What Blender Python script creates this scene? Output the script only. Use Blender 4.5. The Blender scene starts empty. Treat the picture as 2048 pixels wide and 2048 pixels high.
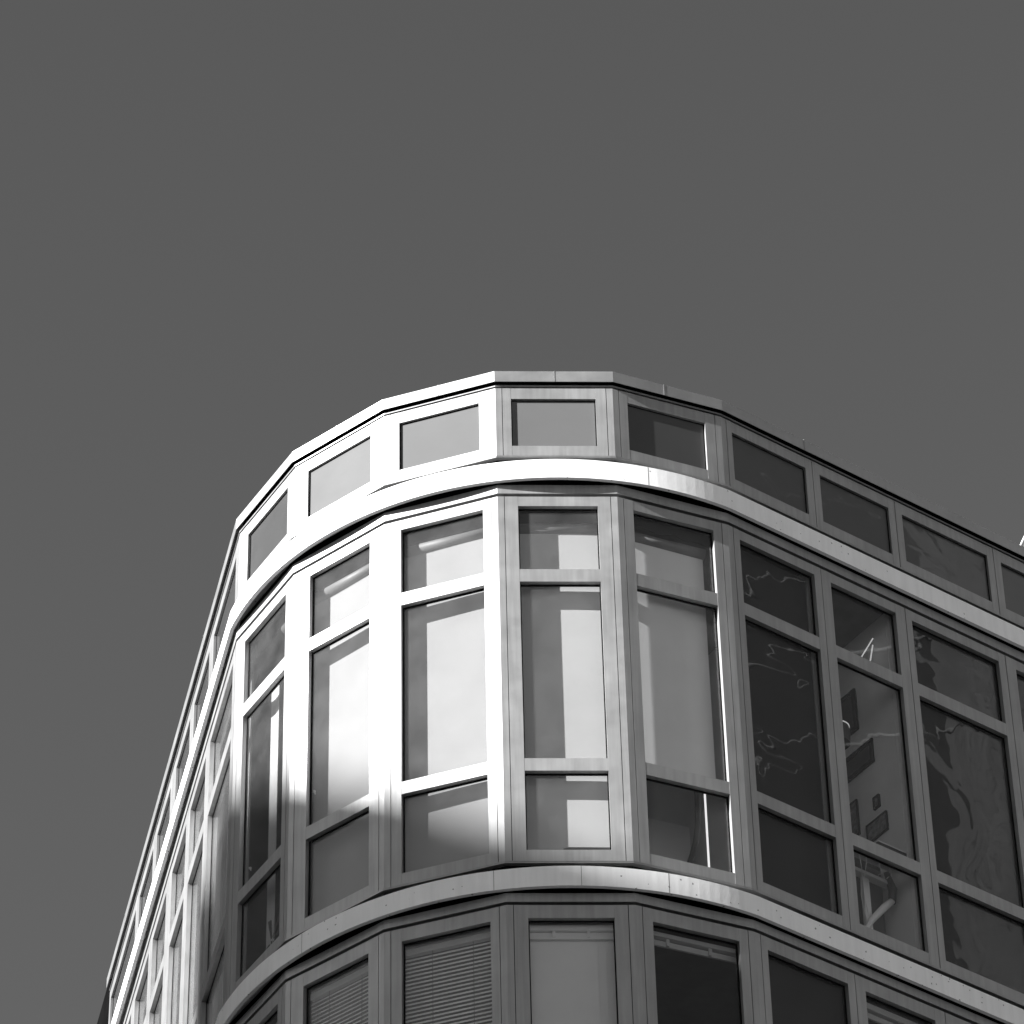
import bpy, bmesh, math, random
from mathutils import Vector, Matrix
random.seed(7)
R = math.radians
scene = bpy.context.scene
COL = scene.collection

# ------------------------------------------------------------------ camera
cam = bpy.data.cameras.new('camera')
cam.sensor_width = 36.0
cam.lens = 9100.74 / 2048.0 * 36.0
cam.clip_start = 0.1
cam.clip_end = 3000.0
camo = bpy.data.objects.new('camera', cam)
COL.objects.link(camo)
PITCH, ROLL = 0.729981, 0.023846
camo.matrix_world = (Matrix.Translation((-0.254498, -27.821448, 0.0)) @
                     Matrix.Rotation(math.pi / 2 + PITCH, 4, 'X') @ Matrix.Rotation(-ROLL, 4, 'Z'))
scene.camera = camo

# ------------------------------------------------------------------ world, sun, exposure
SUN_AZ, SUN_EL = R(-61.5), R(24.0)          # azimuth measured from -Y (towards the camera), + to camera right
SD = Vector((math.sin(SUN_AZ) * math.cos(SUN_EL), -math.cos(SUN_AZ) * math.cos(SUN_EL), math.sin(SUN_EL)))
world = bpy.data.worlds.new("World")
scene.world = world
world.use_nodes = True
wn, wl = world.node_tree.nodes, world.node_tree.links
wn.clear()
sky = wn.new('ShaderNodeTexSky')
sky.sky_type = 'NISHITA'
sky.sun_disc = False
sky.sun_elevation = SUN_EL
sky.sun_rotation = math.atan2(SD.x, SD.y)
sky.air_density = 1.0
sky.dust_density = 0.4
sep = wn.new('ShaderNodeSeparateColor')
wl.new(sky.outputs['Color'], sep.inputs['Color'])
m1 = wn.new('ShaderNodeMath'); m1.operation = 'MULTIPLY'; m1.inputs[1].default_value = 0.89
m2 = wn.new('ShaderNodeMath'); m2.operation = 'MULTIPLY_ADD'; m2.inputs[1].default_value = 0.0
wl.new(sep.outputs['Red'], m1.inputs[0])
wl.new(sep.outputs['Green'], m2.inputs[0]); wl.new(m1.outputs[0], m2.inputs[2])
bg = wn.new('ShaderNodeBackground')
bg.inputs['Strength'].default_value = 0.05
pw = wn.new('ShaderNodeMath'); pw.operation = 'POWER'; pw.inputs[1].default_value = 1.0   # film contrast
wl.new(m2.outputs[0], pw.inputs[0])
wl.new(pw.outputs[0], bg.inputs['Color'])
wo = wn.new('ShaderNodeOutputWorld')
wl.new(bg.outputs[0], wo.inputs['Surface'])

sl = bpy.data.lights.new('sun', 'SUN')
sl.energy = 5.0
sl.angle = R(0.5)
sl.color = (1.0, 1.0, 1.0)                   # black-and-white photograph
so = bpy.data.objects.new('sun', sl)
COL.objects.link(so)
so.rotation_euler = SD.to_track_quat('Z', 'Y').to_euler()
so.location = (0, 0, 60)

scene.view_settings.view_transform = 'Standard'
scene.view_settings.look = 'None'
scene.view_settings.exposure = 1.7
scene.view_settings.gamma = 1.0

# ------------------------------------------------------------------ materials (all grey: the photograph is black and white)
def newmat(name):
    m = bpy.data.materials.new(name); m.use_nodes = True
    nt = m.node_tree; nt.nodes.clear()
    out = nt.nodes.new('ShaderNodeOutputMaterial')
    return m, nt, out

def noise_val(nt, scale, lo, hi, detail=4, coords='Object', stretch=None, rough=0.55, distort=0.0):
    tc = nt.nodes.new('ShaderNodeTexCoord')
    mp = nt.nodes.new('ShaderNodeMapping')
    if stretch: mp.inputs['Scale'].default_value = stretch
    nt.links.new(tc.outputs[coords], mp.inputs['Vector'])
    n = nt.nodes.new('ShaderNodeTexNoise')
    n.inputs['Scale'].default_value = scale; n.inputs['Detail'].default_value = detail
    n.inputs['Roughness'].default_value = rough; n.inputs['Distortion'].default_value = distort
    nt.links.new(mp.outputs[0], n.inputs['Vector'])
    mr = nt.nodes.new('ShaderNodeMapRange')
    mr.inputs['From Min'].default_value = 0.3; mr.inputs['From Max'].default_value = 0.7
    mr.inputs['To Min'].default_value = lo; mr.inputs['To Max'].default_value = hi
    nt.links.new(n.outputs['Fac'], mr.inputs['Value'])
    return mr.outputs[0], n

def grey(nt, val_socket):
    c = nt.nodes.new('ShaderNodeCombineColor')
    for i in range(3): nt.links.new(val_socket, c.inputs[i])
    return c.outputs[0]

def surf(name, lo, hi, scale=3.0, rough=(0.4, 0.5), metallic=0.0, stretch=None, bump=0.0, bscale=60, spec=0.5,
         coat=0.0, coat_rough=0.03, wave=0.0, wscale=2.0, streak=0.0):
    m, nt, out = newmat(name)
    b = nt.nodes.new('ShaderNodeBsdfPrincipled')
    v, _ = noise_val(nt, scale, lo, hi, stretch=stretch)
    if streak > 0:
        s2, _ = noise_val(nt, 6.0, 1.0 - streak, 1.0, detail=5, stretch=(5, 5, 0.25))
        mm = nt.nodes.new('ShaderNodeMath'); mm.operation = 'MULTIPLY'
        nt.links.new(v, mm.inputs[0]); nt.links.new(s2, mm.inputs[1]); v = mm.outputs[0]
    nt.links.new(grey(nt, v), b.inputs['Base Color'])
    r_, _ = noise_val(nt, scale * 2.3, rough[0], rough[1])
    nt.links.new(r_, b.inputs['Roughness'])
    b.inputs['Metallic'].default_value = metallic
    b.inputs['Specular IOR Level'].default_value = spec
    if bump:
        _, n = noise_val(nt, bscale, 0, 1, detail=6)
        bp = nt.nodes.new('ShaderNodeBump'); bp.inputs['Strength'].default_value = bump
        bp.inputs['Distance'].default_value = 0.01
        nt.links.new(n.outputs['Fac'], bp.inputs['Height']); nt.links.new(bp.outputs[0], b.inputs['Normal'])
    if coat:
        b.inputs['Coat Weight'].default_value = coat
        b.inputs['Coat Roughness'].default_value = coat_rough
        if wave:
            _, n = noise_val(nt, wscale, 0, 1, detail=1.5, distort=0.6)
            bp = nt.nodes.new('ShaderNodeBump'); bp.inputs['Strength'].default_value = 1.0
            bp.inputs['Distance'].default_value = wave
            nt.links.new(n.outputs['Fac'], bp.inputs['Height']); nt.links.new(bp.outputs[0], b.inputs['Coat Normal'])
    nt.links.new(b.outputs[0], out.inputs['Surface'])
    return m

def glass_mat(name, tint=0.9, wave=0.02, wscale=2.0, dirt=0.02):
    # thin sheet glass: fresnel mix of clear transmission and a slightly wavy mirror reflection
    m, nt, out = newmat(name)
    fr = nt.nodes.new('ShaderNodeFresnel')
    geo = nt.nodes.new('ShaderNodeNewGeometry')      # both faces of the thin sheet reflect like air-to-glass
    io = nt.nodes.new('ShaderNodeMapRange'); io.inputs['To Min'].default_value = 1.5; io.inputs['To Max'].default_value = 1 / 1.5
    nt.links.new(geo.outputs['Backfacing'], io.inputs['Value']); nt.links.new(io.outputs[0], fr.inputs['IOR'])
    _, n = noise_val(nt, wscale, 0, 1, detail=1.5, distort=0.7)
    bp = nt.nodes.new('ShaderNodeBump'); bp.inputs['Strength'].default_value = 1.0
    bp.inputs['Distance'].default_value = wave
    nt.links.new(n.outputs['Fac'], bp.inputs['Height'])
    tr = nt.nodes.new('ShaderNodeBsdfTransparent'); tr.inputs['Color'].default_value = (tint, tint, tint, 1)
    gl = nt.nodes.new('ShaderNodeBsdfGlossy'); gl.inputs['Roughness'].default_value = 0.01
    gl.inputs['Color'].default_value = (1, 1, 1, 1)
    nt.links.new(bp.outputs[0], gl.inputs['Normal'])
    mx = nt.nodes.new('ShaderNodeMixShader')
    nt.links.new(fr.outputs[0], mx.inputs[0]); nt.links.new(tr.outputs[0], mx.inputs[1]); nt.links.new(gl.outputs[0], mx.inputs[2])
    df = nt.nodes.new('ShaderNodeBsdfDiffuse'); df.inputs['Color'].default_value = (0.6, 0.6, 0.6, 1)
    dv, _ = noise_val(nt, 4.0, dirt * 0.6, dirt * 1.4, detail=5)
    mx2 = nt.nodes.new('ShaderNodeMixShader')
    nt.links.new(dv, mx2.inputs[0]); nt.links.new(mx.outputs[0], mx2.inputs[1]); nt.links.new(df.outputs[0], mx2.inputs[2])
    nt.links.new(mx2.outputs[0], out.inputs['Surface'])
    return m

M = {}
M['frame'] = surf('satin_aluminium', 0.41, 0.47, scale=2.5, rough=(0.53, 0.61), metallic=0.96, streak=0.18, bump=0.03, bscale=90)
M['trim'] = surf('aluminium_trim', 0.36, 0.42, scale=4, rough=(0.44, 0.52), metallic=0.95, streak=0.12)
M['coping'] = surf('coping_metal', 0.42, 0.48, scale=2, rough=(0.46, 0.54), metallic=0.96, streak=0.06)
M['gap'] = surf('dark_joint', 0.004, 0.007, rough=(0.8, 0.9), spec=0.05)
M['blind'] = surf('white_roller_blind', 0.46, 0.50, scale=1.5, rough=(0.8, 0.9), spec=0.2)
M['blind_sun_dimmed'] = surf('roller_blind_sun_dimmed', 0.28, 0.31, scale=1.5, rough=(0.8, 0.9), spec=0.2)  # fabric darkened to offset the strong sun on these facets
M['blind_shade_lifted'] = surf('roller_blind_shade_lifted', 0.78, 0.84, scale=1.5, rough=(0.8, 0.9), spec=0.2)  # fabric lightened to make up for weak light on shaded facets
M['blind_dark'] = surf('charcoal_blind', 0.03, 0.045, scale=2, rough=(0.7, 0.8), spec=0.2)
M['slat'] = surf('blind_slat', 0.74, 0.8, rough=(0.4, 0.5), spec=0.4)
M['tube'] = surf('blind_tube', 0.12, 0.17, rough=(0.5, 0.6))
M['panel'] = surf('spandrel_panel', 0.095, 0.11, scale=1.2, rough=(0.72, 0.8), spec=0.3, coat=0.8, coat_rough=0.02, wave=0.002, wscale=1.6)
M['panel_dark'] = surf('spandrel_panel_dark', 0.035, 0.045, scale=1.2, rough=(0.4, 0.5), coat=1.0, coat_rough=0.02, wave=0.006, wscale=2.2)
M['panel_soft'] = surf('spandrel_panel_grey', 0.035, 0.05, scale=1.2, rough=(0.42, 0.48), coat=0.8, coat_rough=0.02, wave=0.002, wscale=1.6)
M['glass'] = glass_mat('window_glass', 0.93, 0.0015, 1.5, 0.03)
M['glass_clear'] = glass_mat('clear_window_glass', 0.95, 0.002, 1.5, 0.008)
M['glass_wavy'] = glass_mat('wavy_window_glass', 0.8, 0.0045, 1.7, 0.008)
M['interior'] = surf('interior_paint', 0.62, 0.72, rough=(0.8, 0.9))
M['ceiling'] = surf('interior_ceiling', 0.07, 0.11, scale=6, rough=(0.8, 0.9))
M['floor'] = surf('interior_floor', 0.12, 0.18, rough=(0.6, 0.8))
M['window_far'] = surf('pale_window_glass', 0.08, 0.11, rough=(0.3, 0.4))
M['black'] = surf('black_cladding', 0.004, 0.007, rough=(0.9, 1.0), spec=0.0)
M['dark'] = surf('dark_plastic', 0.02, 0.035, rough=(0.4, 0.6))
M['picture'] = surf('picture_print', 0.04, 0.30, scale=22, rough=(0.4, 0.5))
def lit_mat(name, e):
    m, nt, out = newmat(name)
    em = nt.nodes.new('ShaderNodeEmission'); em.inputs['Strength'].default_value = e
    nt.links.new(em.outputs[0], out.inputs['Surface'])
    return m
M['lit'] = lit_mat('lit_lamp_tube', 0.35)
M['glow_white'] = lit_mat('added_white_glow', 0.16)  # glow added to brighten the thin white rods and the shade rim
M['white'] = surf('white_paint', 0.72, 0.8, rough=(0.4, 0.5))
M['wall'] = surf('wall_render', 0.35, 0.42, rough=(0.7, 0.9))
M['ground'] = surf('street_paving', 0.28, 0.36, scale=0.4, rough=(0.8, 0.9))
M['stone'] = surf('pale_stone', 0.05, 0.085, scale=0.5, rough=(0.7, 0.9))
M['tower'] = surf('brick_grey', 0.08, 0.12, scale=0.5, rough=(0.7, 0.9))
M['roofing'] = surf('roofing', 0.10, 0.14, rough=(0.8, 0.9))
M['dark_glass'] = surf('dark_glass', 0.05, 0.07, rough=(0.15, 0.2), spec=0.4)

def band_mat():
    m, nt, out = newmat('painted_concrete_band')
    b = nt.nodes.new('ShaderNodeBsdfPrincipled')
    v, _ = noise_val(nt, 3.0, 0.86, 0.92)
    s2, _ = noise_val(nt, 5.0, 0.90, 1.0, detail=5, stretch=(4, 4, 0.3))
    mm = nt.nodes.new('ShaderNodeMath'); mm.operation = 'MULTIPLY'
    nt.links.new(v, mm.inputs[0]); nt.links.new(s2, mm.inputs[1])
    # chips: sparse small voronoi spots, only where a large noise allows
    tc = nt.nodes.new('ShaderNodeTexCoord')
    vo = nt.nodes.new('ShaderNodeTexVoronoi'); vo.inputs['Scale'].default_value = 16.0
    nt.links.new(tc.outputs['Object'], vo.inputs['Vector'])
    n2 = nt.nodes.new('ShaderNodeTexNoise'); n2.inputs['Scale'].default_value = 60.0
    nt.links.new(tc.outputs['Object'], n2.inputs['Vector'])
    ad = nt.nodes.new('ShaderNodeMath'); ad.operation = 'MULTIPLY_ADD'; ad.inputs[1].default_value = 0.35
    nt.links.new(n2.outputs['Fac'], ad.inputs[0]); nt.links.new(vo.outputs['Distance'], ad.inputs[2])
    lt = nt.nodes.new('ShaderNodeMath'); lt.operation = 'LESS_THAN'; lt.inputs[1].default_value = 0.262
    nt.links.new(ad.outputs[0], lt.inputs[0])
    n3 = nt.nodes.new('ShaderNodeTexNoise'); n3.inputs['Scale'].default_value = 1.3; n3.inputs['Detail'].default_value = 2
    nt.links.new(tc.outputs['Object'], n3.inputs['Vector'])
    gt = nt.nodes.new('ShaderNodeMath'); gt.operation = 'GREATER_THAN'; gt.inputs[1].default_value = 0.47
    nt.links.new(n3.outputs['Fac'], gt.inputs[0])
    sp = nt.nodes.new('ShaderNodeMath'); sp.operation = 'MULTIPLY'
    nt.links.new(lt.outputs[0], sp.inputs[0]); nt.links.new(gt.outputs[0], sp.inputs[1])
    fc = nt.nodes.new('ShaderNodeMath'); fc.operation = 'MULTIPLY_ADD'; fc.inputs[1].default_value = -0.75; fc.inputs[2].default_value = 1.0
    nt.links.new(sp.outputs[0], fc.inputs[0])
    m3 = nt.nodes.new('ShaderNodeMath'); m3.operation = 'MULTIPLY'
    nt.links.new(mm.outputs[0], m3.inputs[0]); nt.links.new(fc.outputs[0], m3.inputs[1])
    nt.links.new(grey(nt, m3.outputs[0]), b.inputs['Base Color'])
    b.inputs['Roughness'].default_value = 0.55
    bp = nt.nodes.new('ShaderNodeBump'); bp.inputs['Strength'].default_value = 0.08; bp.inputs['Distance'].default_value = 0.01
    ng = nt.nodes.new('ShaderNodeTexNoise'); ng.inputs['Scale'].default_value = 25; ng.inputs['Detail'].default_value = 6
    nt.links.new(tc.outputs['Object'], ng.inputs['Vector'])
    a2 = nt.nodes.new('ShaderNodeMath'); a2.operation = 'SUBTRACT'
    nt.links.new(ng.outputs['Fac'], a2.inputs[0]); nt.links.new(sp.outputs[0], a2.inputs[1])
    nt.links.new(a2.outputs[0], bp.inputs['Height']); nt.links.new(bp.outputs[0], b.inputs['Normal'])
    nt.links.new(b.outputs[0], out.inputs['Surface'])
    return m
M['band'] = band_mat()

# ------------------------------------------------------------------ mesh helpers
def obj(name, bm, m, parent=None):
    me = bpy.data.meshes.new(name)
    bmesh.ops.recalc_face_normals(bm, faces=bm.faces)
    bm.to_mesh(me); bm.free()
    for k in (m if isinstance(m, (list, tuple)) else [m]): me.materials.append(k)
    o = bpy.data.objects.new(name, me)
    COL.objects.link(o)
    if parent is not None: o.parent = parent
    return o

def thing(name, label, cat, loc=(0, 0, 0), group=None):
    o = bpy.data.objects.new(name, None); COL.objects.link(o)
    o.location = loc; o.empty_display_size = 0.3
    o['label'] = label; o['category'] = cat
    if group: o['group'] = group
    return o

def tag(o, label, cat, group=None):
    o['label'] = label; o['category'] = cat
    if group: o['group'] = group
    return o

def hexa(bm, pts, mi=0):
    # pts: 8 corners, bottom 4 then top 4 in the same order
    v = [bm.verts.new(p) for p in pts]
    for f in ((0, 1, 2, 3), (7, 6, 5, 4), (0, 4, 5, 1), (1, 5, 6, 2), (2, 6, 7, 3), (3, 7, 4, 0)):
        fc = bm.faces.new([v[i] for i in f]); fc.material_index = mi
    return v

class Plane:
    """a vertical facade plane: u along it, w outwards, z up"""
    def __init__(s, A, t, n): s.A, s.t, s.n = Vector(A), Vector(t), Vector(n)
    def P(s, u, w, z):
        q = s.A + s.t * u + s.n * w
        return Vector((q.x, q.y, z))
    def box(s, bm, u0, u1, w0, w1, z0, z1, mi=0):
        hexa(bm, [s.P(u0, w0, z0), s.P(u1, w0, z0), s.P(u1, w1, z0), s.P(u0, w1, z0),
                  s.P(u0, w0, z1), s.P(u1, w0, z1), s.P(u1, w1, z1), s.P(u0, w1, z1)], mi)

def tube(bm, pts, r, n=8, mi=0, caps=True):
    pts = [Vector(p) for p in pts]
    rings = []
    for i, p in enumerate(pts):
        a = pts[max(i - 1, 0)]; b = pts[min(i + 1, len(pts) - 1)]
        d = (b - a).normalized()
        x = d.orthogonal().normalized() if i == 0 else (x - d * x.dot(d)).normalized()
        y = d.cross(x)
        rr = r[i] if isinstance(r, (list, tuple)) else r
        rings.append([bm.verts.new(p + x * rr * math.cos(2 * math.pi * k / n) + y * rr * math.sin(2 * math.pi * k / n)) for k in range(n)])
    for a, b in zip(rings, rings[1:]):
        for k in range(n):
            f = bm.faces.new((a[k], a[(k + 1) % n], b[(k + 1) % n], b[k])); f.material_index = mi; f.smooth = True
    if caps:
        bm.faces.new(rings[0]); bm.faces.new(rings[-1])

# ------------------------------------------------------------------ facade geometry
V = [Vector(p) for p in ((-2.40551, -0.96583), (-1.92851, -1.72718), (-1.21430, -2.28910),
                         (-0.36023, -2.57267), (0.53432, -2.53789), (1.36644, -2.19438))]
AL, AR = R(-75.9418), R(36.3017)
tR = Vector((math.cos(AR), math.sin(AR))); nR = Vector((math.sin(AR), -math.cos(AR)))
tL = -Vector((math.cos(AL), math.sin(AL))); nL = Vector((math.sin(AL), -math.cos(AL)))
PL = {}
for k in range(5):
    t = (V[k + 1] - V[k]).normalized()
    PL[k] = Plane(V[k], t, Vector((t.y, -t.x)))
PL[5] = Plane(V[5], tR, nR)
PL[-1] = Plane(V[0], tL, nL)
LLEN, RLEN = 6.28, 14.0
LEND, REND = V[0] + tL * LLEN, V[5] + tR * RLEN
OUT = [LEND] + V + [REND]                      # outline of the front
ON = [nL] + [PL[k].n for k in range(5)] + [nR]  # outward normal of each run

def offset_line(o):
    pts = []
    for i, p in enumerate(OUT):
        if i == 0: pts.append(p + ON[0] * o)
        elif i == len(OUT) - 1: pts.append(p + ON[-1] * o)
        else:
            b = (ON[i - 1] + ON[i]).normalized()
            pts.append(p + b * (o / b.dot(ON[i])))
    return pts

def strip(bm, inner, outer, z0, z1, mi=0):
    """closed prism between two plan polylines of equal length"""
    n = len(inner)
    vs = [[bm.verts.new((p.x, p.y, z)) for p in line] for line, z in ((inner, z0), (outer, z0), (outer, z1), (inner, z1))]
    for i in range(n - 1):
        for a in range(4):
            b = (a + 1) % 4
            f = bm.faces.new((vs[a][i], vs[a][i + 1], vs[b][i + 1], vs[b][i])); f.material_index = mi
    for e in (0, n - 1):
        f = bm.faces.new([vs[a][e] for a in range(4)]); f.material_index = mi

building = thing('office_building', 'pale metal framed office building with faceted rounded corner, ribbon windows and white curved ledges', 'building', (0, 0, -1.6))
PARENT_OFF = Vector((0, 0, 1.6))
def bpart(name, bm, m, parent=None):
    """part of the building: vertices are built in world coordinates, shift them into the parent's frame"""
    if parent is None:
        bmesh.ops.translate(bm, verts=bm.verts, vec=PARENT_OFF)
        return obj(name, bm, m, building)
    bmesh.ops.translate(bm, verts=bm.verts, vec=PARENT_OFF)
    return obj(name, bm, m, parent)

# --- storey levels
TOP = dict(sill=23.165, p0=23.27, p1=23.757, head=23.866)
F2 = dict(base=19.333, head=22.754, panes=((19.433, 20.140), (20.252, 21.915), (22.035, 22.660)))
F1 = dict(base=15.513, head=18.952, panes=((15.613, 16.42), (16.53, 18.842)))

# --- backing behind every joint (dark), set back from the face
bm = bmesh.new()
for z0, z1 in ((23.868, 24.008), (23.03, 23.166), (22.757, 23.02), (19.18, 19.334), (18.952, 19.17)):
    strip(bm, offset_line(-0.10), offset_line(-0.03), z0, z1)
bpart('joint_backing', bm, M['gap'])

# --- coping
def split_line(pts, cuts_u_right, gap=0.0): return pts
bm = bmesh.new()
strip(bm, offset_line(0.030), offset_line(0.034), 23.906, 24.010)
strip(bm, offset_line(-0.30), offset_line(0.0335), 24.0101, 24.014)
cop = bpart('roof_coping', bm, M['coping'])
# raised cover plates over coping joints, slightly proud
for k, u in ((-1, 1.45), (-1, 3.6), (-1, 5.3), (1, 0.45), (2, 0.45), (3, 0.455), (4, 0.42), (5, 0.80), (5, 4.2), (5, 7.4)):
    bm = bmesh.new()
    PL[k].box(bm, u - 0.004, u + 0.004, 0.0345, 0.0365, 23.906, 24.016)
    bpart('coping_joint', bm, M['trim'], cop)
# --- thin flashing strip between the two dark lines
bm = bmesh.new(); strip(bm, offset_line(-0.02), offset_line(0.006), 23.879, 23.894)
bpart('flashing_strip', bm, M['trim'])
for zz in (23.166, 19.334):
    bm = bmesh.new()
    strip(bm, offset_line(-0.02), offset_line(0.010), zz - 0.013, zz - 0.005)
    strip(bm, offset_line(-0.02), offset_line(0.016), zz - 0.030, zz - 0.019)
    bpart('sill_trim', bm, M['trim'])
# --- header strips
for z0, z1 in ((22.780, 22.8649), (18.976, 19.0499)):
    bm = bmesh.new(); strip(bm, offset_line(-0.05), offset_line(0.005), z0, z1)
    bpart('header_strip', bm, M['frame'])

# --- curved concrete bands
RC = 0.9 / (2 * math.sin(R(10)))
def band_line(extra, inner=False):
    """front line of the ledge: straight, then a true arc round the corner, then straight"""
    c = Vector((0.0, 0.0))
    rb = RC + 0.058 + extra
    a0 = math.atan2(V[0].x, -V[0].y); a1 = math.atan2(V[5].x, -V[5].y)
    pts = []
    pts.append(LEND + nL * (0.068 + extra))
    N = 60
    arc = []
    for i in range(N + 1):
        a = a0 + (a1 - a0) * i / N
        arc.append(Vector((math.sin(a), -math.cos(a))) * rb)
    pts += arc
    pts.append(REND + nR * (0.068 + extra))
    return pts
def back_line(o):
    n = len(band_line(0)); base = offset_line(o)
    # same count: project the arc points radially onto the offset outline
    out = [base[0]]
    arc = band_line(0)[1:-1]
    for p in arc:
        d = p.normalized(); best = None
        for a, b in zip(base, base[1:]):
            e = b - a; den = d.x * e.y - d.y * e.x
            if abs(den) < 1e-9: continue
            s = (a.x * e.y - a.y * e.x) / den
            q = d * s
            u = (q - a).dot(e) / e.length_squared
            if s > 0 and -0.03 <= u <= 1.03 and (best is None or s < best): best = s
        out.append(d * (best if best else p.length - 0.1))
    out.append(base[-1])
    return out
for zb, zt, nm in ((22.866, 23.050, 'upper'), (19.051, 19.222, 'lower')):
    bm = bmesh.new()
    bk = back_line(-0.025)
    fr = band_line(0)
    strip(bm, [p for p in band_line(-0.030)], fr, zb, zt)
    strip(bm, bk, [p for p in band_line(-0.0305)], zb + 0.10, zt - 0.002)
    b = bpart('curved_ledge', bm, M['band'])
    b['label'] = ('sunlit white painted curved ledge under the top windows' if nm == 'upper'
                  else 'white painted curved ledge below the tall windows')
    for k, ang in ((0, -43), (1, -9.6), (2, 3.6), (3, 17)):
        d = Vector((math.sin(R(ang)), -math.cos(R(ang)))); tt = Vector((-d.y, d.x))
        p = Plane(d * (RC + 0.058), tt, d)
        bm = bmesh.new()
        p.box(bm, -0.0015, 0.0015, -0.01, 0.0008, zb + 0.001, zt - 0.001)
        bpart('ledge_crack', bm, M['roofing'], b)

# --- corner posts
def post(k, z0, z1, half=0.048, dep=0.07, recess=0.0):
    """post wrapping corner V[k]"""
    i = k + 1
    n1, n2 = ON[i - 1], ON[i]
    p = OUT[i]
    t1 = (OUT[i - 1] - p).normalized(); t2 = (OUT[i + 1] - p).normalized()
    b = (n1 + n2).normalized()
    outer = [p + t1 * half, p, p + t2 * half]
    inn = [p + t2 * half - n2 * dep, p - b * (dep / b.dot(n1)), p + t1 * half - n1 * dep]
    if recess:
        outer = [q - b * recess for q in outer]
    bm = bmesh.new()
    ring = outer + inn
    lo = [bm.verts.new((q.x, q.y, z0)) for q in ring]; hi = [bm.verts.new((q.x, q.y, z1)) for q in ring]
    for a in range(6):
        c = (a + 1) % 6
        bm.faces.new((lo[a], lo[c], hi[c], hi[a]))
    for r_ in (lo, hi):
        bm.faces.new((r_[0], r_[1], r_[4], r_[5])); bm.faces.new((r_[1], r_[2], r_[3], r_[4]))
    bpart('corner_post', bm, M['frame'])
    # dark joint behind the two vertical seams
    bm = bmesh.new()
    for tt, nn in ((t1, n1), (t2, n2)):
        q = Plane(p, tt, nn); q.box(bm, half - 0.004, half + 0.014, -0.06, -0.012, z0, z1)
    bpart('post_joint', bm, M['gap'])
for k in range(6):
    for z0, z1 in ((TOP['sill'] + 0.001, TOP['head']), (F2['base'] + 0.001, F2['head']), (F1['base'], F1['head'])):
        post(k, z0, z1)

# --- windows
FD = 0.040        # glass recess
def window(k, u0, u1, uA, uB, z0, z1, panes, kinds, nm='window', frame_mat='frame'):
    """one window unit: frame from u0..u1, panes from uA..uB, list of (zb, zt)"""
    FD = 0.024 if nm == 'top_window' else 0.040
    p = PL[k]
    bm = bmesh.new()
    p.box(bm, u0, uA, -0.060, 0.0, z0, z1)
    p.box(bm, uB, u1, -0.060, 0.0, z0, z1)
    zs = [z0] + [q for pr in panes for q in pr] + [z1]
    for i in range(0, len(zs), 2):
        p.box(bm, uA + 0.0003, uB - 0.0003, -0.058, -0.0012, zs[i], zs[i + 1])
    # gasket round each pane, at the glass; its black includes the shadow line
    for (a, b) in panes:
        g = 0.009
        for q in ((uA + 0.0005, uA + g, a + .0005, b - .0005), (uB - g, uB - 0.0005, a + .0005, b - .0005), (uA + g, uB - g, a + .0005, a + g), (uA + g, uB - g, b - g, b - .0005)):
            p.box(bm, q[0], q[1], -0.052, -FD + 0.003, q[2], q[3], 1)
    w = bpart(nm, bm, [M[frame_mat], M['gap']])
    for (a, b), kind in zip(panes, kinds):
        g = bmesh.new()
        p.box(g, uA + 0.002, uB - 0.002, -FD - 0.006, -FD, a + 0.002, b - 0.002)
        bpart('spandrel_panel' if kind.startswith('panel') else 'pane', g, M[kind], w)
    return w

def roller(k, w, uA, uB, ztube, zbot, d=0.155, matname='blind', r=0.045, curve=None):
    p = PL[k]
    bm = bmesh.new()
    N = 10
    cols = []
    for i in range(N + 1):
        u = uA + (uB - uA) * i / N
        dd = d + 0.006 * math.sin(3.1 * i / N + k)
        cols.append((u, dd))
    for (a, da), (b, db) in zip(cols, cols[1:]):
        z0a = zbot(a) if callable(zbot) else zbot
        z0b = zbot(b) if callable(zbot) else zbot
        hexa(bm, [p.P(a, -da, z0a), p.P(b, -db, z0b), p.P(b, -db - 0.003, z0b), p.P(a, -da - 0.003, z0a),
                  p.P(a, -da, ztube), p.P(b, -db, ztube), p.P(b, -db - 0.003, ztube), p.P(a, -da - 0.003, ztube)])
    bmesh.ops.remove_doubles(bm, verts=bm.verts, dist=0.0002)
    s = bpart('roller_blind', bm, M[matname], w)
    if r:
        bm = bmesh.new()
        tube(bm, [p.P(uA - 0.01, -d - 0.0, ztube), p.P(uB + 0.01, -d - 0.0, ztube)], r, 20)
        bpart('blind_roller', bm, M['tube'], w)
    return s

def void_dark_board(k, w, u0=0.06, u1=0.84, zb=22.615, zt=22.79, d=0.15):
    """added dark board for the shaded void over the blind roller, ragged lower edge"""
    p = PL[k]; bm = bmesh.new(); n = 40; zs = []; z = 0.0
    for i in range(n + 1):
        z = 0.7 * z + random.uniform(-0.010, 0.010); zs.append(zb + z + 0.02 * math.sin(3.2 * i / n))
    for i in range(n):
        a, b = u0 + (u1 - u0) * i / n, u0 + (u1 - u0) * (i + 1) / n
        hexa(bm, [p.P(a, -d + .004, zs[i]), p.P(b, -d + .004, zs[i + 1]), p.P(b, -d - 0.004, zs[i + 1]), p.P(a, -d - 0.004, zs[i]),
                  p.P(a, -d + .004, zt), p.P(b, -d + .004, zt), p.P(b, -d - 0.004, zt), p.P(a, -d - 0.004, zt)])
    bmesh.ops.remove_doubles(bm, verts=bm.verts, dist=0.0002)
    bpart('void_dark_board', bm, M['dark'], w)  # board added as a dark stand-in for the shade above the roller

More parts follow.
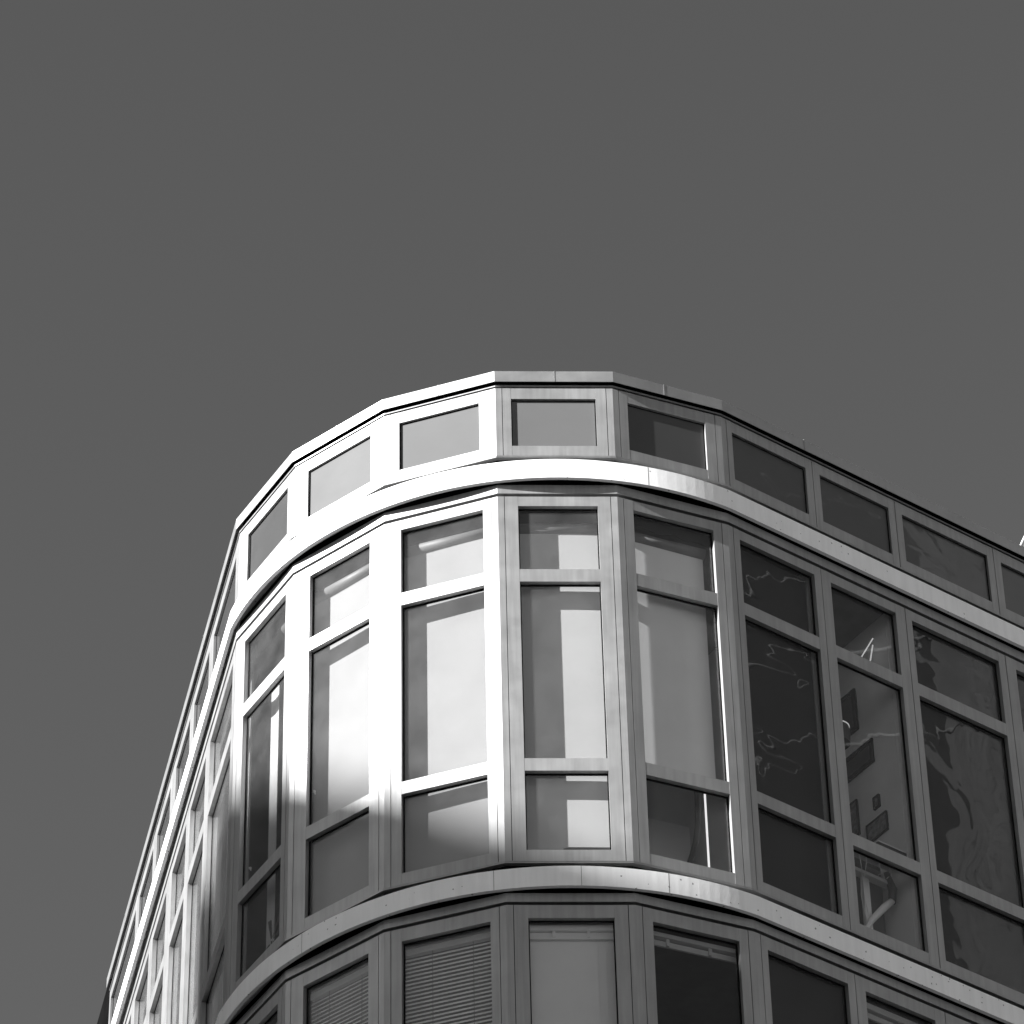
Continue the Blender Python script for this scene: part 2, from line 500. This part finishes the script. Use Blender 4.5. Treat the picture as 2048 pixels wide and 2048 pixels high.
def window_knob(k, w, u, z):
    p = PL[k]; bm = bmesh.new()
    bmesh.ops.create_icosphere(bm, subdivisions=2, radius=0.012)
    bmesh.ops.translate(bm, verts=bm.verts, vec=p.P(u, -0.075, z))
    tube(bm, [p.P(u, -0.075, z), p.P(u + 0.012, -0.075, z - 0.03)], 0.005, 8)
    bpart('handle', bm, M['white'], w)

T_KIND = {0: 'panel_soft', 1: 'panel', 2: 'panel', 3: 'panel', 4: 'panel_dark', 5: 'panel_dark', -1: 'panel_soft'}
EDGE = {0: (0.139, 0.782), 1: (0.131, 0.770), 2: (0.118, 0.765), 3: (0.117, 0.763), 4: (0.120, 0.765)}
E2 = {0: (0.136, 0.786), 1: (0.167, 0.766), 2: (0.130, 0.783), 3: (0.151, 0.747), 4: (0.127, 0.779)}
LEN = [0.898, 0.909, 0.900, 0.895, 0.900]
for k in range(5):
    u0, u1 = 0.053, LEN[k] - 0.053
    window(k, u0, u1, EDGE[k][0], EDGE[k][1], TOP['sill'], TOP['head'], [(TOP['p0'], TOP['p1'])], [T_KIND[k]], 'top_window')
    kinds = ['glass'] * 3
    w = window(k, u0, u1, E2[k][0], E2[k][1], F2['base'], F2['head'], F2['panes'], kinds, 'tall_window')
    if k in (1, 2):
        roller(k, w, 0.06, 0.84, 22.56, 19.40, matname='blind_sun_dimmed')
    if k == 3:
        roller(k, w, 0.06, 0.84, 22.56, lambda u: 19.53 if u < 0.40 else 19.57)
    if k == 0:
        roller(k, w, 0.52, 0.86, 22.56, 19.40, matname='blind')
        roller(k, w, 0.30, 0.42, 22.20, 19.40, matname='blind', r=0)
    if k == 4:
        roller(k, w, 0.06, 0.75, 22.53, lambda u: 20.30 - 0.10 * u, matname='blind_shade_lifted')
    if k in (0, 1, 2, 3, 4): void_dark_board(k, w)
    if k == 1: window_knob(1, w, 0.175, 20.62)
    if k == 0: window_knob(0, w, 0.175, 20.47)
    w1 = window(k, u0, u1, E2[k][0], E2[k][1], F1['base'], F1['head'], F1['panes'], ['glass'] * 2 if k < 4 else ['glass_wavy'] * 2, 'lower_window')
    p = PL[k]
    if k in (0, 1, 2):
        # venetian blind: tilted slats, head rail and ladder cords
        bm = bmesh.new()
        z = 16.4
        while z < 18.76:
            a, b = E2[k][0] - 0.02, E2[k][1] + 0.02
            pts = [p.P(a, -0.106, z - 0.011), p.P(b, -0.106, z - 0.011), p.P(b, -0.118, z + 0.012), p.P(a, -0.118, z + 0.012)]
            hexa(bm, pts + [q + Vector((0, 0, 0.0012)) for q in pts])
            z += 0.034
        bpart('venetian_blind', bm, M['slat'], w1)
        bm = bmesh.new()
        for u in (0.32, 0.62):
            p.box(bm, u - 0.0015, u + 0.0015, -0.104, -0.102, 16.3, 18.80)
        bpart('blind_cord', bm, M['dark'], w1)
        bm = bmesh.new(); p.box(bm, E2[k][0] - 0.02, E2[k][1] + 0.02, -0.135, -0.10, 18.785, 18.835)
        bpart('head_rail', bm, M['blind'], w1)
    if k == 3:
        roller(k, w1, 0.08, 0.82, 18.80, 16.4, d=0.14, r=0.0, matname='blind_shade_lifted')
        bm = bmesh.new(); p.box(bm, 0.08, 0.82, -0.13, -0.09, 18.80, 18.845)
        p.box(bm, 0.08, 0.82, -0.13, -0.115, 18.755, 18.798)
        p.box(bm, 0.08, 0.82, -0.128, -0.108, 18.74, 18.752)
        for u in (0.33, 0.57): p.box(bm, u - 0.01, u + 0.01, -0.115, -0.10, 18.752, 18.80)
        bpart('blind_cassette', bm, M['white'], w1)
        bm = bmesh.new()
        for u in (0.635, 0.69): p.box(bm, u - 0.0015, u + 0.0015, -0.128, -0.124, 16.5, 18.70)
        bpart('blind_cord', bm, M['white'], w1)
    if k == 4:
        bm = bmesh.new(); p.box(bm, 0.08, 0.82, -0.13, -0.09, 18.80, 18.835)
        p.box(bm, 0.08, 0.82, -0.13, -0.115, 18.74, 18.785)
        for u in (0.28, 0.60): p.box(bm, u - 0.012, u + 0.012, -0.115, -0.10, 18.742, 18.80)
        bpart('blind_cassette', bm, M['slat'], w1)

# right street front
RB = [(0.053, 0.889, 0.103, 0.822), (0.894, 1.713, 0.961, 1.648), (1.719, 2.719, 1.784, 2.654), (2.725, 3.60, 2.795, 3.53),
      (3.606, 4.45, 3.675, 4.38), (4.456, 5.45, 4.52, 5.38), (5.456, 6.3, 5.52, 6.23), (6.306, 7.2, 6.37, 7.13)]
RB2 = [(0.053, 0.889, 0.109, 0.824), (0.894, 1.713, 0.982, 1.618), (1.719, 2.719, 1.778, 2.648), (2.725, 3.60, 2.823, 3.50)] + RB[4:]
for i, (a, b) in enumerate(zip(RB, RB2)):
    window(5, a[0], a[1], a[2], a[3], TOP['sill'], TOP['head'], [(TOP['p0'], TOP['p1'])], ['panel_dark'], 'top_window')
    w = window(5, b[0], b[1], b[2], b[3], F2['base'], F2['head'], F2['panes'], ['glass_wavy' if i != 1 else 'glass_clear'] * 3, 'tall_window')
    if i in (0, 2, 4, 5, 6):
        roller(5, w, b[0] + 0.01, b[1] - 0.01, 22.70, 19.36, d=0.125, matname='blind_dark', r=0.0)
    w1 = window(5, b[0], b[1], b[2], b[3], F1['base'], F1['head'], F1['panes'], ['glass_wavy'] * 2, 'lower_window')
    if i != 1:
        roller(5, w1, b[0] + 0.01, b[1] - 0.01, 18.90, 16.2, d=0.125, matname='blind_dark', r=0.0)
    else:
        bm = bmesh.new(); PL[5].box(bm, b[0] + 0.03, b[1] - 0.03, -0.13, -0.09, 18.78, 18.83)
        PL[5].box(bm, b[0] + 0.03, b[1] - 0.03, -0.13, -0.115, 18.72, 18.765)
        bpart('blind_cassette', bm, M['slat'], w1)
bm = bmesh.new()
for q in RB[:-1]:
    for z0, z1 in ((TOP['sill'], TOP['head']), (F2['base'], F2['head']), (F1['base'], F1['head'])):
        PL[5].box(bm, q[1] - 0.002, q[1] + 0.008, -0.06, -0.010, z0 + .001, z1 - .001)
bpart('mullion_joint', bm, M['gap'])
bm = bmesh.new(); PL[5].box(bm, 7.205, RLEN, -0.2, 0.0, F1['base'], 23.9)
bpart('end_wall', bm, M['wall'])

# left street front
LB = [(0.053, 1.225, 0.15, 1.13), (1.230, 2.108, 1.325, 2.02), (2.113, 3.010, 2.205, 2.87), (3.015, 3.895, 3.135, 3.80),
      (3.900, 4.775, 3.99, 4.685), (4.780, 6.28, 4.87, 6.20)]
for i, a in enumerate(LB):
    window(-1, a[0], a[1], a[2], a[3], TOP['sill'], TOP['head'], [(TOP['p0'], TOP['p1'])], ['panel_soft'], 'top_window')
    w = window(-1, a[0], a[1], a[2], a[3], F2['base'], F2['head'], F2['panes'], ['glass'] * 3, 'tall_window')
    roller(-1, w, a[0] + 0.06, a[1] - 0.06, 22.60, 19.5 if i != 2 else 20.2, d=0.16, matname='blind_dark' if i else 'blind_sun_dimmed')
    w1 = window(-1, a[0], a[1], a[2], a[3], F1['base'], F1['head'], F1['panes'], ['glass'] * 2, 'lower_window')
    roller(-1, w1, a[0] + 0.03, a[1] - 0.03, 18.85, 16.4, d=0.16, r=0.0, matname='blind_dark')
bm = bmesh.new()
for q in LB[:-1]:
    for z0, z1 in ((TOP['sill'], TOP['head']), (F2['base'], F2['head']), (F1['base'], F1['head'])):
        PL[-1].box(bm, q[1] - 0.002, q[1] + 0.008, -0.06, -0.010, z0 + .001, z1 - .001)
bpart('mullion_joint', bm, M['gap'])

# --- body: slabs, roof, inner walls, lower storeys
BACK = [Vector((9.2, 11.2)), Vector((1.0, 10.0))]
def poly_prism(bm, pts, z0, z1):
    lo = [bm.verts.new((p.x, p.y, z0)) for p in pts]; hi = [bm.verts.new((p.x, p.y, z1)) for p in pts]
    n = len(pts)
    bm.faces.new(lo); bm.faces.new(list(reversed(hi)))
    for i in range(n): bm.faces.new((lo[i], lo[(i + 1) % n], hi[(i + 1) % n], hi[i]))
body = offset_line(-0.105) + BACK
bm = bmesh.new(); poly_prism(bm, offset_line(-0.11) + BACK, 23.60, 23.905); bpart('roof_slab', bm, M['roofing'])
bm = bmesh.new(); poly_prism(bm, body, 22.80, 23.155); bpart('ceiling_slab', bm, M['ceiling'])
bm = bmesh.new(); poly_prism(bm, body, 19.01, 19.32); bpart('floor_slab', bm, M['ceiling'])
inner = offset_line(-4.2)
bm = bmesh.new(); strip(bm, offset_line(-2.35), offset_line(-2.25), 19.32, 22.80); bpart('core_wall', bm, M['interior'])
bm = bmesh.new(); strip(bm, offset_line(-2.35), offset_line(-2.25), 15.5, 19.01); bpart('core_wall', bm, M['interior'])
bm = bmesh.new(); poly_prism(bm, offset_line(-0.03) + BACK, -1.6, 15.51); bpart('lower_wall', bm, M['wall'])
# partition walls seen through the clear bay
bm = bmesh.new(); PL[5].box(bm, 1.66, 1.74, -2.24, -0.12, 19.32, 22.80); PL[5].box(bm, 1.655, 1.66, -0.22, -0.17, 19.32, 22.79)
PL[5].box(bm, 1.65, 1.66, -0.135, -0.12, 19.32, 22.79)
bpart('partition_wall', bm, M['interior'])
bm = bmesh.new(); PL[5].box(bm, 0.84, 0.90, -2.24, -0.12, 19.32, 22.80); bpart('partition_wall', bm, M['interior'])

# ------------------------------------------------------------------ things seen through the windows
def wp(s, z, off=0.0):                 # point on the partition wall of the clear bay: s metres in from the facade
    return PL[5].P(1.66 - off, -s, z)
def picture(name, label, s0, s1, z0, z1, border=0.035, cat='picture', group='framed pictures on the inner wall', printm='picture', th=0.02):
    t = thing(name, label, cat, wp(s0, z0), group)
    base = t.location.copy()
    def pb(s_a, s_b, za, zb, o0, o1, nm, m):
        bm = bmesh.new()
        hexa(bm, [wp(s_a, za, o0) - base, wp(s_b, za, o0) - base, wp(s_b, za, o1) - base, wp(s_a, za, o1) - base,
                  wp(s_a, zb, o0) - base, wp(s_b, zb, o0) - base, wp(s_b, zb, o1) - base, wp(s_a, zb, o1) - base])
        return bm
    bm = bmesh.new()
    def add(s_a, s_b, za, zb, o0, o1):
        hexa(bm, [wp(s_a, za, o0) - base, wp(s_b, za, o0) - base, wp(s_b, za, o1) - base, wp(s_a, za, o1) - base,
                  wp(s_a, zb, o0) - base, wp(s_b, zb, o0) - base, wp(s_b, zb, o1) - base, wp(s_a, zb, o1) - base])
    add(s0, s1, z0, z0 + border, 0.001, th); add(s0, s1, z1 - border, z1, 0.001, th)
    add(s0, s0 + border, z0 + border, z1 - border, 0.001, th); add(s1 - border, s1, z0 + border, z1 - border, 0.001, th)
    obj('picture_frame', bm, M['black'], t)
    obj('picture_print', pb(s0 + border, s1 - border, z0 + border, z1 - border, 0.0012, th * 0.4, '', None), M[printm], t)
    return t
picture('framed_picture', 'largest dark framed picture, highest on the inner wall', 0.579, 0.95, 21.92, 22.32, 0.04, printm='dark')
picture('framed_picture', 'wide black framed picture half hidden behind the round lampshade', 0.433, 0.80, 21.505, 21.73, 0.035, printm='dark')
picture('framed_picture', 'smallest framed picture above the dark poster', 0.411, 0.482, 21.062, 21.175, 0.012)
picture('wall_poster', 'dark patterned poster with a hanging rod just above the sill card', 0.345, 0.584, 20.80, 20.975, 0.006)
picture('wall_poster', 'dark patterned poster at the left edge of the clear window', 0.665, 0.80, 20.96, 21.29, 0.006)
# round lampshade
t = thing('pendant_lamp', 'round pendant lampshade with pale rim in front of the wide picture', 'lamp', PL[5].P(1.30, -0.42, 21.60))
bm = bmesh.new()
lc = Vector((0, 0, 0))
for r0, zz0, r1, zz1 in ((0.085, -0.10, 0.095, 0.0), (0.095, 0.0, 0.085, 0.06)):
    for i in range(24):
        a, b = 2 * math.pi * i / 24, 2 * math.pi * (i + 1) / 24
        vs = [bm.verts.new(Vector((math.cos(x) * r_, math.sin(x) * r_, z_))) for x, r_, z_ in ((a, r0, zz0), (b, r0, zz0), (b, r1, zz1), (a, r1, zz1))]
        bm.faces.new(vs)
bmesh.ops.remove_doubles(bm, verts=bm.verts, dist=0.0005)
bmesh.ops.solidify(bm, geom=bm.faces[:], thickness=0.003)
obj('lamp_shade', bm, M['dark'], t)
bm = bmesh.new(); tube(bm, [(math.cos(2 * math.pi * i / 24) * 0.087, math.sin(2 * math.pi * i / 24) * 0.087, 0.062) for i in range(25)], 0.0045, 8)
obj('rim', bm, M['glow_white'], t)
bm = bmesh.new(); tube(bm, [(0, 0, 0.06), (0, 0, 1.2)], 0.003, 6); tube(bm, [(-0.085, 0, 0.06), (0.085, 0, 0.06)], 0.003, 6)
obj('cord', bm, M['dark'], t)
# card and box on the transom / sill
bm = bmesh.new(); PL[5].box(bm, -0.027, 0.027, -0.004, 0.004, 0, 0.075)
t = obj('card', bm, M['white']); q = PL[5].P(1.336, -0.115, 20.245) ; t.data.transform(Matrix.Translation(-PL[5].P(0, 0, 0))); t.location = q
tag(t, 'small white card standing on the window rail', 'card')
t = thing('sill_box', 'dark slotted box lying along the bottom of the clear window', 'box', PL[5].P(1.37, -0.16, 20.36))
bm = bmesh.new()
def lb(bm, u0, u1, w0, w1, z0, z1):
    P0 = PL[5].P(0, 0, 0)
    f = lambda u, w, z: PL[5].P(u, w, z) - P0
    hexa(bm, [f(u0, w0, z0), f(u1, w0, z0), f(u1, w1, z0), f(u0, w1, z0), f(u0, w0, z1), f(u1, w0, z1), f(u1, w1, z1), f(u0, w1, z1)])
lb(bm, 0, 0.27, -0.06, 0.0, 0.0, 0.085); obj('body', bm, M['dark'], t)
bm = bmesh.new(); lb(bm, 0, 0.27, -0.055, 0.003, 0.086, 0.093); lb(bm, 0.07, 0.12, 0.0005, 0.004, 0.02, 0.05); lb(bm, 0.16, 0.21, 0.0005, 0.004, 0.02, 0.05)
obj('lid', bm, M['slat'], t)
# white bent rods behind the upper pane
t = thing('lamp_stand', 'two thin white rods meeting in a point behind the upper clear pane', 'lamp', PL[5].P(1.60, -0.30, 22.30))
P0 = PL[5].P(1.60, -0.30, 22.30)
for (ua, za, ub, zb_) in ((1.690, 22.615, 1.545, 22.345), (1.683, 22.545, 1.638, 22.345)):
    bm = bmesh.new(); tube(bm, [PL[5].P(ua - 0.06, -0.30, za) - P0, PL[5].P(ub - 0.06, -0.30, zb_) - P0], 0.006, 8); obj('rod', bm, M['glow_white'], t)
# workshop clutter in the lowest clear pane
t = thing('desk_lamp', 'jointed dark desk lamp arm bent behind the lowest clear pane', 'lamp', PL[5].P(1.30, -0.30, 19.5))
P0 = t.location.copy()
bm = bmesh.new(); tube(bm, [PL[5].P(*q) - P0 for q in ((1.26, -0.3, 19.62), (1.36, -0.3, 19.80), (1.50, -0.3, 19.98), (1.58, -0.3, 20.07))], [0.02, 0.026, 0.03, 0.026], 12); obj('arm', bm, M['slat'], t)
bm = bmesh.new(); tube(bm, [PL[5].P(*q) - P0 for q in ((1.58, -0.3, 20.06), (1.60, -0.3, 20.18), (1.55, -0.3, 20.32))], [0.03, 0.035, 0.02], 12); obj('head', bm, M['dark'], t)
t = thing('shelf', 'low metal shelf frame behind the lowest clear pane', 'shelf', PL[5].P(1.20, -0.34, 19.5))
P0 = t.location.copy()
bm = bmesh.new()
for q in ((1.20, 1.60, 20.22, 20.25), (1.20, 1.64, 20.40, 20.42)):
    hexa(bm, [PL[5].P(u, w, z) - P0 for z in (q[2], q[3]) for (u, w) in ((q[0], -0.36), (q[1], -0.36), (q[1], -0.30), (q[0], -0.30))])
obj('shelf_board', bm, M['slat'], t)
bm = bmesh.new(); hexa(bm, [PL[5].P(u, w, z) - P0 for z in (19.32, 20.218) for (u, w) in ((1.34, -0.36), (1.40, -0.36), (1.40, -0.33), (1.34, -0.33))]); obj('leg', bm, M['white'], t)
for j, (ua, ub, lab) in enumerate(((1.27, 1.30, 'thin pale cable hanging nearest the left mullion of the clear pane'), (1.33, 1.30, 'thin pale cable looping down beside the shelf leg'),
                                   (1.50, 1.46, 'short bent cable hanging over the box in the lowest clear pane'), (1.59, 1.55, 'short bent cable hanging nearest the lamp head'))):
    bm = bmesh.new()
    zt_ = 20.40; zb_ = 19.65 if j < 2 else 20.24
    n = 9
    tube(bm, [PL[5].P(ua + (ub - ua) * i / n + 0.02 * math.sin(i * 0.9 + j), -0.28, zt_ + (zb_ - zt_) * i / n) - PL[5].P(ua, -0.28, zt_) for i in range(n + 1)], 0.0025, 6)
    c = obj('cable', bm, M['white']); c.location = PL[5].P(ua, -0.28, zt_); tag(c, lab, 'cable', 'cables in the lowest clear pane')
t = thing('cabinet', 'dark cabinet standing behind the shelf in the lowest clear pane', 'cabinet', PL[5].P(1.20, -0.50, 19.33))
P0 = t.location.copy()
def cb(u0, u1, w0, w1, z0, z1):
    bm = bmesh.new(); hexa(bm, [PL[5].P(u, w, z) - P0 for z in (z0, z1) for (u, w) in ((u0, w0), (u1, w0), (u1, w1), (u0, w1))]); return bm
obj('body', cb(1.30, 1.645, -1.10, -0.47, 19.33, 20.52), M['dark'], t)
obj('door', cb(1.32, 1.47, -0.469, -0.455, 19.36, 20.46), M['dark'], t)
obj('door', cb(1.48, 1.63, -0.469, -0.455, 19.36, 20.46), M['roofing'], t)
t = thing('books', 'uneven row of books on top of the dark cabinet', 'books', PL[5].P(1.32, -0.50, 20.525))
P0 = t.location.copy(); u = 1.32
for i in range(7):
    wd = random.uniform(0.025, 0.05); hh = random.uniform(0.14, 0.24)
    obj('book', cb(u, u + wd - 0.004, -0.68, -0.48 - random.uniform(0, .02), 20.525, 20.525 + hh), M[random.choice(['dark', 'slat', 'roofing', 'panel_soft', 'ceiling'])], t); u += wd
# items behind the fifth facet's low pane
p4 = PL[4]
bm = bmesh.new(); P0 = p4.P(0.665, -0.3, 19.36)
tube(bm, [p4.P(0.722, -0.3, 20.36) - P0, p4.P(0.722, -0.3, 19.36) - P0], 0.008, 10)
t = obj('lamp_tube', bm, M['lit']); t.location = P0; tag(t, 'thin upright glowing lamp tube behind the low pane right of the bright blinds', 'lamp')
bm = bmesh.new(); P0 = p4.P(0.6, -0.33, 19.4)
tube(bm, [p4.P(u, -0.33, z) - P0 for u, z in ((0.675, 20.40), (0.675, 20.25), (0.668, 20.08), (0.645, 19.92), (0.61, 19.78), (0.56, 19.62), (0.50, 19.45))], 0.022, 12)
t = obj('hose', bm, M['dark']); t.location = P0; tag(t, 'thick dark hose curving down beside the upright glowing lamp tube', 'hose')
bm = bmesh.new(); hexa(bm, [p4.P(u, w, z) - P0 for z in (19.33, 20.4) for (u, w) in ((0.36, -0.8), (0.8, -0.8), (0.8, -0.76), (0.5, -0.76))])
t = obj('board', bm, M['slat']); t.location = P0; tag(t, 'grey board standing behind the dark curved hose', 'board')
# plant behind the first facet's low pane
p0 = PL[0]
t = thing('potted_plant', 'dark spiky leaves behind the low pane of the leftmost rounded facet', 'plant', p0.P(0.38, -0.16, 19.70))
P0 = t.location.copy()
for a in (-70, -35, 20, 55, 100, 200):
    bm = bmesh.new()
    d = p0.P(math.cos(R(a)), 0, 0) - p0.P(0, 0, 0); d = Vector((d.x, d.y, math.sin(R(a))))
    o = Vector((-d.z * p0.t.x, -d.z * p0.t.y, math.cos(R(a)))) * 0.022
    f = [d * 0.03 - o * .3, d * 0.20 - o, d * 0.22 + o, d * 0.03 + o * .3]
    nn = Vector((p0.n.x, p0.n.y, 0)) * 0.004
    hexa(bm, [v for v in f] + [v + nn for v in f]); obj('leaf', bm, M['dark'], t)
bm = bmesh.new(); tube(bm, [(0, 0, 0), (0.01, 0.01, -0.2), (0, 0, -0.36)], 0.008, 8); obj('stem', bm, M['dark'], t)

# struts on the roof, far right
t = thing('roof_strut', 'white slanted metal struts rising behind the roof edge at the far right', 'strut', PL[5].P(3.4, -0.5, 23.905))
P0 = t.location.copy()
for zz, ua, sl_ in ((24.642, 3.525, 0.471), (24.644, 3.556, 0.36), (24.642, 3.80, -0.30)):
    bm = bmesh.new(); tube(bm, [PL[5].P(ua + sl_ * (23.905 - zz), -0.5, 23.905) - P0, PL[5].P(ua + sl_ * (25.1 - zz), -0.5, 25.1) - P0], 0.010, 8); obj('leg', bm, M['white'], t)

# ------------------------------------------------------------------ neighbours and street
pl = PL[-1]
nb = thing('neighbour_building', 'black clad neighbouring building closing the left street front', 'building', pl.P(6.3, 0, -1.6))
P0 = nb.location.copy()
bm = bmesh.new()
hexa(bm, [pl.P(u, w, z) - P0 for z in (-1.6, 24.06) for (u, w) in ((6.285, -6.0), (13.0, -6.0), (13.0, 0.0), (6.285, 0.0))])
obj('wall', bm, M['black'], nb)

def block(name, label, center, az, w, d, h, m, wm='dark_glass', win=True, cat='building'):
    """a plain neighbouring block: front faces direction az; window openings are set in as dark panes"""
    t = thing(name, label, cat, (center[0], center[1], -1.6))
    n = Vector((math.sin(az), -math.cos(az), 0)); s = Vector((math.cos(az), math.sin(az), 0))
    bm = bmesh.new()
    hexa(bm, [s * a + n * b + Vector((0, 0, z)) for z in (0, h) for (a, b) in ((-w / 2, -d), (w / 2, -d), (w / 2, 0), (-w / 2, 0))])
    obj('wall', bm, m, t)
    if win:
        z = 3.6
        nx = int(w // 3.2)
        while z < h - 2.6:
            for i in range(nx):
                a = -w / 2 + (i + 0.5) * w / nx
                bm = bmesh.new()
                hexa(bm, [s * u + n * b + Vector((0, 0, zz)) for zz in (z, z + 1.9) for (u, b) in ((a - 0.75, -0.2), (a + 0.75, -0.2), (a + 0.75, 0.02), (a - 0.75, 0.02))])
                obj('window', bm, M[wm], t)
            z += 3.6
    return t, s, n

# the house across the left street whose gable throws the shadow on the lower corner
H2 = Vector((SD.x, SD.y)).normalized(); LAT = Vector((-H2.y, H2.x))       # lateral axis, + towards camera right
TE = math.tan(SUN_EL); D = 66.0
l_e, z_e, l_r = 2.25, 18.95, -0.6                # eave edge and ridge in shadow coordinates at s = 0
slope = 0.50
t = thing('gabled_building', 'tall dark building with a sloping roof beyond the left street', 'building', (H2.x * D, H2.y * D, -1.6))
bm = bmesh.new()
ze = z_e + D * TE + 1.6; zr = ze + (l_e - l_r) * slope; l_l = -1.75
zc = ze - 0.04
prof = [(55.0, 0), (55.0, zc - 0.6), (2.6, zc), (l_e, ze), (l_r, zr), (l_l, zr - 0.1), (l_l, 0)]
fr_ = [bm.verts.new((LAT.x * l, LAT.y * l, z)) for l, z in prof]
bk_ = [bm.verts.new((LAT.x * l + H2.x * 12, LAT.y * l + H2.y * 12, z)) for l, z in prof]
bm.faces.new(fr_); bm.faces.new(list(reversed(bk_)))
for i in range(len(prof)): bm.faces.new((fr_[i], fr_[(i + 1) % len(prof)], bk_[(i + 1) % len(prof)], bk_[i]))
obj('wall', bm, M['tower'], t)

# sunlit pale block across the right street: what the right-hand glass reflects
block('stone_building', 'tall brick building across the right street', (20.5, 4.3), R(-108), 14, 12, 62, M['stone'], wm='window_far')

block('low_sky_blocker', 'unseen dark terrace block added to shut off low sky on the left', (-19.0, 4.0), R(84), 26, 10, 23.5, M['tower'])  # unseen block added to darken the low sky that the frames reflect
block('tall_sky_blocker', 'unseen dark tower block added to shut off bright sky on the left', (-14.5, 6.5), R(86), 13, 10, 54.0, M['tower'])  # unseen block added to keep bright sky off the shaded frames

# unseen cables and their pole, added only for the right-hand glass to reflect
def pol(az, dist, el):
    c = Vector((2.0, -1.8, 21.5))
    return c + Vector((math.sin(R(az)) * dist, -math.cos(R(az)) * dist, dist * math.tan(R(el))))
mt = pol(52, 26, 30)
bm = bmesh.new(); tube(bm, [(0, 0, 0), (0, 0, 52.0)], [0.22, 0.12], 12)
mo = obj('added_mast', bm, M['white']); mo.location = (mt.x, mt.y, -1.62); tag(mo, 'unseen tall white pole added to carry the reflected cables', 'added_mast')
for i, (e0, e1) in enumerate(((37.5, 37.9), (39.6, 40.4), (41.8, 42.4), (43.6, 44.6))):
    a = pol(52, 26, e0); b = pol(86, 20.5, e1)
    bm = bmesh.new()
    n = 14
    tube(bm, [(b - a) * (j / n) - Vector((0, 0, 0.8 * math.sin(math.pi * j / n))) for j in range(n + 1)], 0.028 + 0.008 * (i % 2), 8)
    c = obj('added_cable', bm, M['tower']); c.location = a
    tag(c, ('lowest', 'second lowest', 'second highest', 'highest')[i] + ' unseen cable added for the right-hand glass to reflect', 'cable', 'unseen cables added for reflections')

g = bmesh.new()
vs = [g.verts.new(v) for v in ((-1500, -1500, -1.62), (1500, -1500, -1.62), (1500, 1500, -1.62), (-1500, 1500, -1.62))]
g.faces.new(vs)
go = obj('ground', g, M['ground']); go['kind'] = 'structure'
